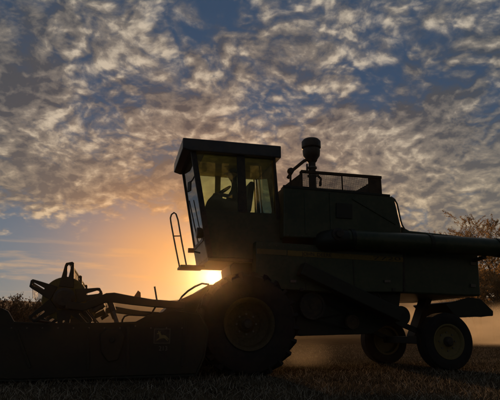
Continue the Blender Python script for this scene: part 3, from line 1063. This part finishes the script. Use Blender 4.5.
# reel
rc = Vector(P3(64.5, 298.5, hv0 + .22))
rvA, rvB = hv0 + .22, hv1 - .22
rr_px = 40
RR = (P(64.5 + 39, 298, rvA)[0] - P(64.5 - 39, 298, rvA)[0]) / 2
reel = MB().tube([(rc.x, rvA - .05, rc.z), (rc.x, rvB + .05, rc.z)], .085, 20).build('reel', DGREEN, header, smooth=True)
for v in (rvA, rvB):
    MB().lathe((rc.x, v, rc.z), [(.05, -.02), (RR * .56, -.015), (RR * .58, 0), (RR * .56, .015), (.05, .02)], 40).build('reel_end_disc', YELLOW, reel, smooth=True)
MB().lathe((rc.x, rvA, rc.z), [(0, -.13), (RR * .2, -.13), (RR * .28, -.09), (RR * .29, -.022), (RR * .2, -.021)], 28).build('reel_drive_hub', BLACK, reel, smooth=True)
angs = [86, 156, 12, 216, -42, 274]
for vi, v in enumerate((rvA, (rvA + rvB) / 2, rvB)):
    for a_ in angs:
        ca, sa = math.cos(R(a_)), math.sin(R(a_))
        e = Vector((ca, 0, sa))
        s = Vector((-sa, 0, ca))
        o0 = Vector((rc.x, v - .03, rc.z))
        m = MB()
        tip = o0 + e * RR
        # tapered plate with a slot near the blunt tip
        def pt(r_, w_, d_):
            return o0 + e * (RR * r_) + s * w_ + Vector((0, d_, 0))
        outer = [(.30, -.105), (.72, -.078), (.97, -.058), (1.0, -.03), (.95, .054), (.88, .064), (.70, .074), (.30, .10)]
        inner = [(.58, -.012), (.72, -.018), (.88, -.022), (.92, -.012), (.91, .012), (.86, .024), (.72, .016), (.58, .010)]
        n8 = 8
        m.add([pt(r_, w_, -.012) for r_, w_ in outer] + [pt(r_, w_, -.012) for r_, w_ in inner]
              + [pt(r_, w_, .012) for r_, w_ in outer] + [pt(r_, w_, .012) for r_, w_ in inner],
              [(i, (i + 1) % n8, n8 + (i + 1) % n8, n8 + i) for i in range(n8)]
              + [(16 + i, 24 + i, 24 + (i + 1) % n8, 16 + (i + 1) % n8) for i in range(n8)]
              + [(i, 16 + i, 16 + (i + 1) % n8, (i + 1) % n8) for i in range(n8)]
              + [(8 + i, 8 + (i + 1) % n8, 24 + (i + 1) % n8, 24 + i) for i in range(n8)])
        m.build('reel_spoke', DGREEN, reel, bevel=.006)
for a_ in angs:
    ca, sa = math.cos(R(a_)), math.sin(R(a_))
    c0 = Vector((rc.x + RR * .95 * ca, rvA, rc.z + RR * .95 * sa))
    c1 = Vector((rc.x + RR * .95 * ca, rvB, rc.z + RR * .95 * sa))
    bat = MB().tube([c0, c1], .021, 10).build('reel_bat', RUST, reel, smooth=True)
    tm = MB()
    for k in range(26):
        q = c0 + (c1 - c0) * (k + .5) / 26
        tm.bar(q, q + Vector((.03, 0, -.20)), .008, .008)
    tn = tm.build('tines', STEEL, reel)
    tn['kind'] = 'stuff'
# reel arms with lift cylinders
arm_px = [(66, 305), (84, 307.5), (96, 302), (106, 298), (114, 297.6), (132, 300.5), (152, 303.2), (184, 305.5)]
for v in (hv0 + .10, hv1 - .10):
    pts = []
    for x, y in arm_px:
        u, z = P(x, y, hv0 + .10)
        pts.append(Vector((u, v, z)))
    m = MB()
    hts = [.10, .11, .12, .135, .14, .125, .11, .11]
    n = len(pts)
    vs_, fs_ = [], []
    for p, hgt in zip(pts, hts):
        for dv, dh in ((-.04, -1), (.04, -1), (.04, 1), (-.04, 1)):
            vs_.append(p + Vector((0, dv, dh * hgt / 2)))
    for i in range(n - 1):
        for k in range(4):
            fs_.append((i * 4 + k, i * 4 + (k + 1) % 4, i * 4 + 4 + (k + 1) % 4, i * 4 + 4 + k))
    fs_ += [(0, 1, 2, 3), (n * 4 - 1, n * 4 - 2, n * 4 - 3, n * 4 - 4)]
    arm = m.add(vs_, fs_).build('reel_arm', DGREEN, header, bevel=.012)
    dv = v - (hv0 + .10)

    def Q(x, y):
        u, z = P(x, y, hv0 + .10)
        return (u, v, z)
    MB().tube([Q(93.5, 311), Q(104, 304.5)], .038, 12).build('slide_bracket', BLACK, arm, smooth=True)
    MB().tube([Q(109, 300), Q(113.5, 311)], .040, 12).build('lift_cylinder', BLACK, arm, smooth=True)
    MB().tube([Q(113, 310), Q(118.5, 326)], .024, 10).build('cylinder_rod', STEEL, arm, smooth=True)
MB().tube([P3(*q, hv0 + .1) for q in ((122, 325), (122.3, 320), (124.5, 316.3), (129, 314.8), (138, 315.2), (146, 315.5), (152, 312.5), (156, 306))], .013, 8).build('hydraulic_hose', RUBBER, header, smooth=True)
MB().tube([P3(157.5, 304, .3), P3(156, 295, .3), P3(154.6, 286.5, .3)], .014, 8).build('marker_rod', STEEL, header, smooth=True)
MB().prism([P(131.5, 300, hv1), P(141, 300, hv1), P(140.5, 292.5, hv1), P(138, 290.5, hv1)], hv1 - .03, hv1).build('reflector_flag', mat('faded_orange', (.45, .16, .04), .6), header)

# ------------------------------------------------------------------ operator, seated behind the wheel
op = empty('person', ORG + ROT @ Vector((su, 1.18, zs)), TH)
tag(op, 'operator in a dark work shirt and cap seated at the steering wheel inside the cab', 'person')
inv = Vector((su, 1.18, zs))


def L(u, v, z):
    return (u, v, z)


sk = [  # name, pos, radius, parent
    ('pelvis', (.06, 0, .10), .135, None), ('belly', (.07, 0, .26), .125, 'pelvis'), ('chest', (.05, 0, .44), .135, 'belly'),
    ('neckb', (.02, 0, .57), .065, 'chest'), ('neck', (.0, 0, .64), .052, 'neckb'), ('skull', (-.02, 0, .74), .088, 'neck'), ('crown', (-.02, 0, .82), .080, 'skull'),
]
for s, nm in ((-1, 'n'), (1, 'f')):
    sk += [('sh' + nm, (.04, s * .19, .52), .066, 'chest'), ('elb' + nm, (-.10, s * .25, .28), .046, 'sh' + nm), ('wr' + nm, (-.30, s * .16, .34), .030, 'elb' + nm),
           ('hip' + nm, (.02, s * .10, .07), .090, 'pelvis'), ('knee' + nm, (-.40, s * .14, .08), .062, 'hip' + nm), ('ank' + nm, (-.50, s * .14, -.34), .042, 'knee' + nm),
           ('toe' + nm, (-.66, s * .14, -.40), .036, 'ank' + nm)]
idx = {n: i for i, (n, *_r) in enumerate(sk)}
me = bpy.data.meshes.new('body')
me.from_pydata([p for _, p, _, _ in sk], [(idx[pn], i) for i, (_, _, _, pn) in enumerate(sk) if pn], [])
body = bpy.data.objects.new('body', me)
scene.collection.objects.link(body)
body.parent = op
smd = body.modifiers.new('skin', 'SKIN')
sub = body.modifiers.new('sub', 'SUBSURF')
sub.levels = sub.render_levels = 2
for i, (_, _, r_, pn) in enumerate(sk):
    sv = me.skin_vertices[0].data[i]
    sv.radius = (r_, r_)
    sv.use_root = pn is None
me.materials.append(CLOTH)
for s in (-1, 1):
    hand = Vector((-.30, s * .16, .34))
    hm = MB()
    hm.tube([hand, hand + Vector((-.05, 0, .0)), hand + Vector((-.09, 0, .005))], [.026, .036, .030], 10)
    for k in range(4):
        b0_ = hand + Vector((-.085, (k - 1.5) * .018, .005))
        ln = (.030, .036, .034, .026)[k]
        hm.tube([b0_, b0_ + Vector((-ln, 0, -.008)), b0_ + Vector((-ln - .008, 0, -.034)), b0_ + Vector((-ln + .012, 0, -.046))], [.010, .009, .0085, .007], 8)
    hm.tube([hand + Vector((-.04, -s * .03, 0)), hand + Vector((-.07, -s * .05, -.005)), hand + Vector((-.09, -s * .045, -.025))], [.012, .011, .009], 8)
    hm.build('hand', SKIN, op, smooth=True)
fm = MB()
fm.lathe((-.03, 0, .775), [(.0, -.105), (.05, -.10), (.078, -.05), (.088, .0), (.09, .05), (.07, .09), (.0, .11)], 20, 'z')
fm.tube([(-.115, 0, .79), (-.137, 0, .76), (-.112, 0, .752)], [.010, .017, .013], 8)
fm.tube([(-.112, -.022, .725), (-.117, 0, .727), (-.112, .022, .725)], [.006, .009, .006], 8)
for s in (-1, 1):
    fm.lathe((-.02, s * .09, .775), [(.0, -.012), (.026, -.008), (.026, .008), (0, .012)], 10)
    fm.lathe((-.108, s * .034, .795), [(0, -.012), (.012, -.006), (.012, .006), (0, .012)], 8)
fm.build('face', SKIN, op, smooth=True)
cp = MB().lathe((-.02, 0, .80), [(.098, 0), (.100, .04), (.085, .085), (.04, .105), (0, .108)], 22, 'z')
cp.add([(-.09, -.07, .805), (-.09, .07, .805), (-.19, .05, .79), (-.205, 0, .79), (-.19, -.05, .79), (-.09, -.07, .815), (-.09, .07, .815), (-.19, .05, .798), (-.205, 0, .80), (-.19, -.05, .798)],
       [(0, 1, 2, 3, 4), (9, 8, 7, 6, 5), (0, 5, 6, 1), (1, 6, 7, 2), (2, 7, 8, 3), (3, 8, 9, 4), (4, 9, 5, 0)])
cp.build('cap', DGREEN, op, smooth=True)

# ------------------------------------------------------------------ trees and weeds
def grow(seed, height, spread, leaves, leaf, r0, trunk_frac=.18, up=.55):
    """tapered trunk with limbs and twigs; leaves scattered along the twigs"""
    q = random.Random(seed)
    wood = MB()
    ends = []

    def branch(p, d, ln, r, dep):
        pts, rs = [p], [r]
        n = 4 if dep < 3 else 3
        cur, dd = Vector(p), Vector(d)
        for i in range(n):
            dd = (dd + Vector((q.uniform(-1, 1), q.uniform(-1, 1), q.uniform(-.6, 1))) * (.16 if dep == 0 else .26)).normalized()
            cur = cur + dd * ln / n
            pts.append(cur)
            rs.append(r * (1 - .55 * (i + 1) / n))
        wood.tube(pts, rs, 6 if dep < 2 else 3, caps=False)
        if dep >= 3:
            ends.append((pts[1], pts[-1]))
        if dep < 4:
            k = (6, 5, 4, 4)[dep] if dep < 4 else 0
            for i in range(k):
                t = q.uniform(.35, 1.0) if dep else q.uniform(.30, 1.0)
                j = min(n - 1, int(t * n))
                bp = pts[j] + (pts[j + 1] - pts[j]) * (t * n - j if j < n else 1)
                an = q.uniform(0, 2 * math.pi)
                side = Vector((math.cos(an), math.sin(an), 0))
                nd = (dd * up + side * spread + Vector((0, 0, q.uniform(.05, .5)))).normalized()
                branch(bp, nd, ln * q.uniform(.48, .70), max(.006, rs[j] * .55), dep + 1)

    branch(Vector((0, 0, -.1)), Vector((0, 0, 1)), height * .52, r0, 0)
    lv, lf = [], []
    for _ in range(leaves):
        a_, b_ = q.choice(ends)
        c_ = a_ + (b_ - a_) * q.uniform(.1, 1.15) + Vector((q.gauss(0, .5), q.gauss(0, .5), q.gauss(0, .4))) * leaf * 1.6
        n_ = Vector((q.gauss(0, 1), q.gauss(0, 1), q.gauss(0, 1))).normalized()
        s_ = n_.orthogonal().normalized() * leaf * q.uniform(.5, 1.1)
        t2 = n_.cross(s_).normalized() * leaf * q.uniform(.3, .7)
        o_ = len(lv)
        lv += [c_ - s_, c_ + t2, c_ + s_, c_ - t2]
        lf.append((o_, o_ + 1, o_ + 2, o_ + 3))
    return wood, lv, lf


def tree(name, px, py_top, Y, seed, spread, leaves, leaf, r0, label, cat, group=None, leafmat=LEAF, sink=0):
    top = at_y(px, py_top, Y)
    zg = gz(top.x, Y)
    h = top.z - zg
    wood, lv, lf = grow(seed, h, spread, leaves, leaf, r0)
    zmax = max(v.z for v in lv)
    k = h / zmax
    e = empty(name, (top.x, Y, zg))
    tag(e, label, cat, group)
    sc = Vector((k, k, k))
    tr_ = MB()
    tr_.v = [tuple(Vector(p) * k) for p in wood.v]
    tr_.f = wood.f
    tr_.build('trunk', BARK, e, smooth=True, fix=False)
    cr = MB()
    cr.add([v * k for v in lv], lf)
    cr.build('crown', leafmat, e, fix=False)
    return e


TG = 'russet trees at the right of the field'
tree('autumn_tree', 489, 204, 40, 21, .80, 26000, .055, .20, 'tallest russet tree, rising above the auger at the right edge', 'tree', TG)
tree('autumn_tree', 468, 213, 50, 5, .78, 15000, .06, .17, 'slim thin-leaved tree just left of the tallest russet tree', 'tree', TG)
tree('autumn_tree', 455, 214, 58, 33, .80, 15000, .065, .17, 'second small bare-topped tree above the auger tube', 'tree', TG)
tree('autumn_tree', 440, 217, 64, 14, .80, 12000, .07, .15, 'smallest and leftmost sparse tree peeping over the auger', 'tree', TG)
tree('autumn_tree', 512, 212, 46, 8, .78, 16000, .06, .18, 'russet tree cut off by the right edge of the picture', 'tree', TG)
for i, (px, py_, Y, sd, lb) in enumerate((
        (486, 262, 36, 41, 'brown thicket bush beneath the tallest russet tree'),
        (500, 256, 38, 42, 'brown thicket bush at the right edge beneath the auger'),
        (472, 268, 40, 43, 'brown thicket bush half hidden behind the rear hood'))):
    tree('thicket_bush', px, py_, Y, sd, .85, 5200, .08, .07, lb, 'bush', 'bushes under the russet trees')
WG = 'tall dry weeds behind the header'
for i, (px, py_, Y, sd, lb) in enumerate((
        (4, 296, 13.0, 51, 'leafy dry weed at the left edge behind the header divider'),
        (13, 291, 13.6, 52, 'tallest dry weed left of the reel'),
        (24, 294, 14.2, 53, 'dry weed right below the upper left reel arm'),
        (33, 302, 14.8, 54, 'short dry weed beside the yellow reel disc'))):
    tree('dry_weed', px, py_, Y, sd, .55, 1100, .030, .016, lb, 'weed', WG, WEEDL)

# ------------------------------------------------------------------ stubble and short dry grass
def blades(n, y0, y1, hmin, hmax, wd, seed, lean=.35, power=1.6):
    q = np.random.default_rng(seed)
    t = q.random(n) ** power
    y = y0 + (y1 - y0) * t
    x = (q.random(n) - .5) * (y * 1.15 + 3.0)
    h = hmin + (hmax - hmin) * q.random(n) ** 2
    an = q.random(n) * 2 * np.pi
    lx, ly = np.cos(an) * h * lean * q.random(n) * 2, np.sin(an) * h * lean * q.random(n) * 2
    sa = q.random(n) * np.pi
    sx, sy = np.cos(sa) * wd, np.sin(sa) * wd
    z0 = np.array([gz(a_, b_) for a_, b_ in zip(x, y)]) - .01
    V = np.empty((n, 5, 3))
    V[:, 0] = np.stack([x - sx, y - sy, z0], 1)
    V[:, 1] = np.stack([x + sx, y + sy, z0], 1)
    V[:, 2] = np.stack([x + sx * .8 + lx * .4, y + sy * .8 + ly * .4, z0 + h * .6], 1)
    V[:, 3] = np.stack([x - sx * .8 + lx * .4, y - sy * .8 + ly * .4, z0 + h * .6], 1)
    V[:, 4] = np.stack([x + lx, y + ly, z0 + h], 1)
    b_ = (np.arange(n) * 5)[:, None]
    quads = np.concatenate([b_, b_ + 1, b_ + 2, b_ + 3], 1)
    tris = np.concatenate([b_ + 3, b_ + 2, b_ + 4], 1)
    return V.reshape(-1, 3), quads, tris


def blade_object(name, mats, *a_, **k_):
    V, qd, tr_ = blades(*a_, **k_)
    me_ = bpy.data.meshes.new(name)
    me_.from_pydata(V.tolist(), [], qd.tolist() + tr_.tolist())
    me_.materials.append(mats)
    o = bpy.data.objects.new(name, me_)
    scene.collection.objects.link(o)
    return o


go = blade_object('grass', GRASSM, 70000, 3.0, 26.0, .02, .085, .0022, 3)
tag(go, 'short dry grass covering the field', 'grass', kind='stuff')
so = blade_object('stubble', STRAW, 34000, 3.4, 30.0, .02, .10, .0028, 4, lean=1.3)
tag(so, 'cut straw stubble scattered over the field', 'stubble', kind='stuff')
# one taller pale straw before the header
p_ = CAM + ray(18, 378) * ((0.0 - CAM.z) / ray(18, 378).z)
tm = MB()
tm.tube([p_, p_ + Vector((.02, 0, .09)), p_ + Vector((.06, .01, .17))], [.004, .003, .0015], 5)
tm.tube([p_ + Vector((.02, 0, .09)), p_ + Vector((-.02, .01, .15))], [.003, .001], 5)
tag(tm.build('straw_stalk', mat('pale_straw', (.42, .36, .25), .7)), 'single pale straw stalk standing before the header at lower left', 'straw')

# ------------------------------------------------------------------ dusty evening air
def haze_box(name, lo, hi, dens, col, g):
    mt = bpy.data.materials.new(name)
    mt.use_nodes = True
    t = mt.node_tree
    t.nodes.clear()
    o = t.nodes.new('ShaderNodeOutputMaterial')
    pv = t.nodes.new('ShaderNodeVolumePrincipled')
    pv.inputs['Color'].default_value = (*col, 1)
    pv.inputs['Density'].default_value = dens
    pv.inputs['Anisotropy'].default_value = g
    t.links.new(pv.outputs[0], o.inputs['Volume'])
    c = (Vector(lo) + Vector(hi)) / 2
    s = Vector(hi) - Vector(lo)
    b_ = MB().box(c, s).build(name, mt)
    tag(b_, kind='stuff')
    return b_


haze_box('haze', (-6200, -420, -1.5), (6200, 9100, 27), .00020, (.95, .86, .74), .74)


def dust_cloud(name, c, rad, dens, g, label):
    """billow of harvest dust: a closed ellipsoid with uneven, soft-edged density"""
    mt = bpy.data.materials.new(name)
    mt.use_nodes = True
    t = mt.node_tree
    t.nodes.clear()
    k = NT(t)
    o = k.n('ShaderNodeOutputMaterial')
    pv = k.n('ShaderNodeVolumePrincipled')
    pv.inputs['Color'].default_value = (.95, .86, .74, 1)
    pv.inputs['Anisotropy'].default_value = g
    tcn = k.n('ShaderNodeTexCoord')
    vec = tcn.outputs['Object']
    r_ = k.vm('LENGTH', vec)
    fall = k.sm(r_, 1.0, .25)
    st_ = k.vm('MULTIPLY', vec, (rad[0] / 3.0, rad[1] / 4.0, rad[2] / 1.0))
    nz = k.sm(k.noise(st_, 1.0, 4, .6), .34, .70, .12, 1.0)
    k.put(pv.inputs['Density'], k.m('MULTIPLY', k.m('MULTIPLY', fall, nz), dens))
    t.links.new(pv.outputs[0], o.inputs['Volume'])
    bm = bmesh.new()
    bmesh.ops.create_icosphere(bm, subdivisions=3, radius=1.0)
    me_ = bpy.data.meshes.new(name)
    bm.to_mesh(me_)
    bm.free()
    me_.materials.append(mt)
    ob = bpy.data.objects.new(name, me_)
    scene.collection.objects.link(ob)
    ob.location = c
    ob.scale = rad
    tag(ob, label, 'dust', kind='stuff')
    return ob


dust_cloud('dust_cloud', (21.5, 27, .9), (14, 11, 1.9), .60, .68, 'low bright billow of harvest dust drifting behind the combine')


# fine dust hanging in the air all round the working machine
mt = bpy.data.materials.new('fine_dust')
mt.use_nodes = True
t = mt.node_tree
t.nodes.clear()
o = t.nodes.new('ShaderNodeOutputMaterial')
pv = t.nodes.new('ShaderNodeVolumePrincipled')
pv.inputs['Color'].default_value = (.95, .74, .48, 1)
pv.inputs['Density'].default_value = .00042
pv.inputs['Anisotropy'].default_value = .95
t.links.new(pv.outputs[0], o.inputs['Volume'])
bm = bmesh.new()
bmesh.ops.create_icosphere(bm, subdivisions=3, radius=1.0)
me_ = bpy.data.meshes.new('fine_dust')
bm.to_mesh(me_)
bm.free()
me_.materials.append(mt)
ob = bpy.data.objects.new('fine_dust', me_)
scene.collection.objects.link(ob)
ob.location = (0, 9, .5)
ob.scale = (16, 14, 5.5)
tag(ob, 'thin dust hanging in the low sunlight round the machine', 'dust', kind='stuff')

u_, z_ = P(306, 352, 1.9)
w_ = ORG + ROT @ Vector((u_, 1.9, z_))
dust_cloud('dust_puff', w_, (.75, .9, .42), .05, .74, 'puff of lit dust under the belly behind the front wheel')
u_, z_ = P(422, 309, 3.7)
w_ = ORG + ROT @ Vector((u_, 3.7, z_))
dust_cloud('dust_puff', w_, (1.3, .9, .75), .5, .74, 'orange lit dust puff showing above the rear axle')
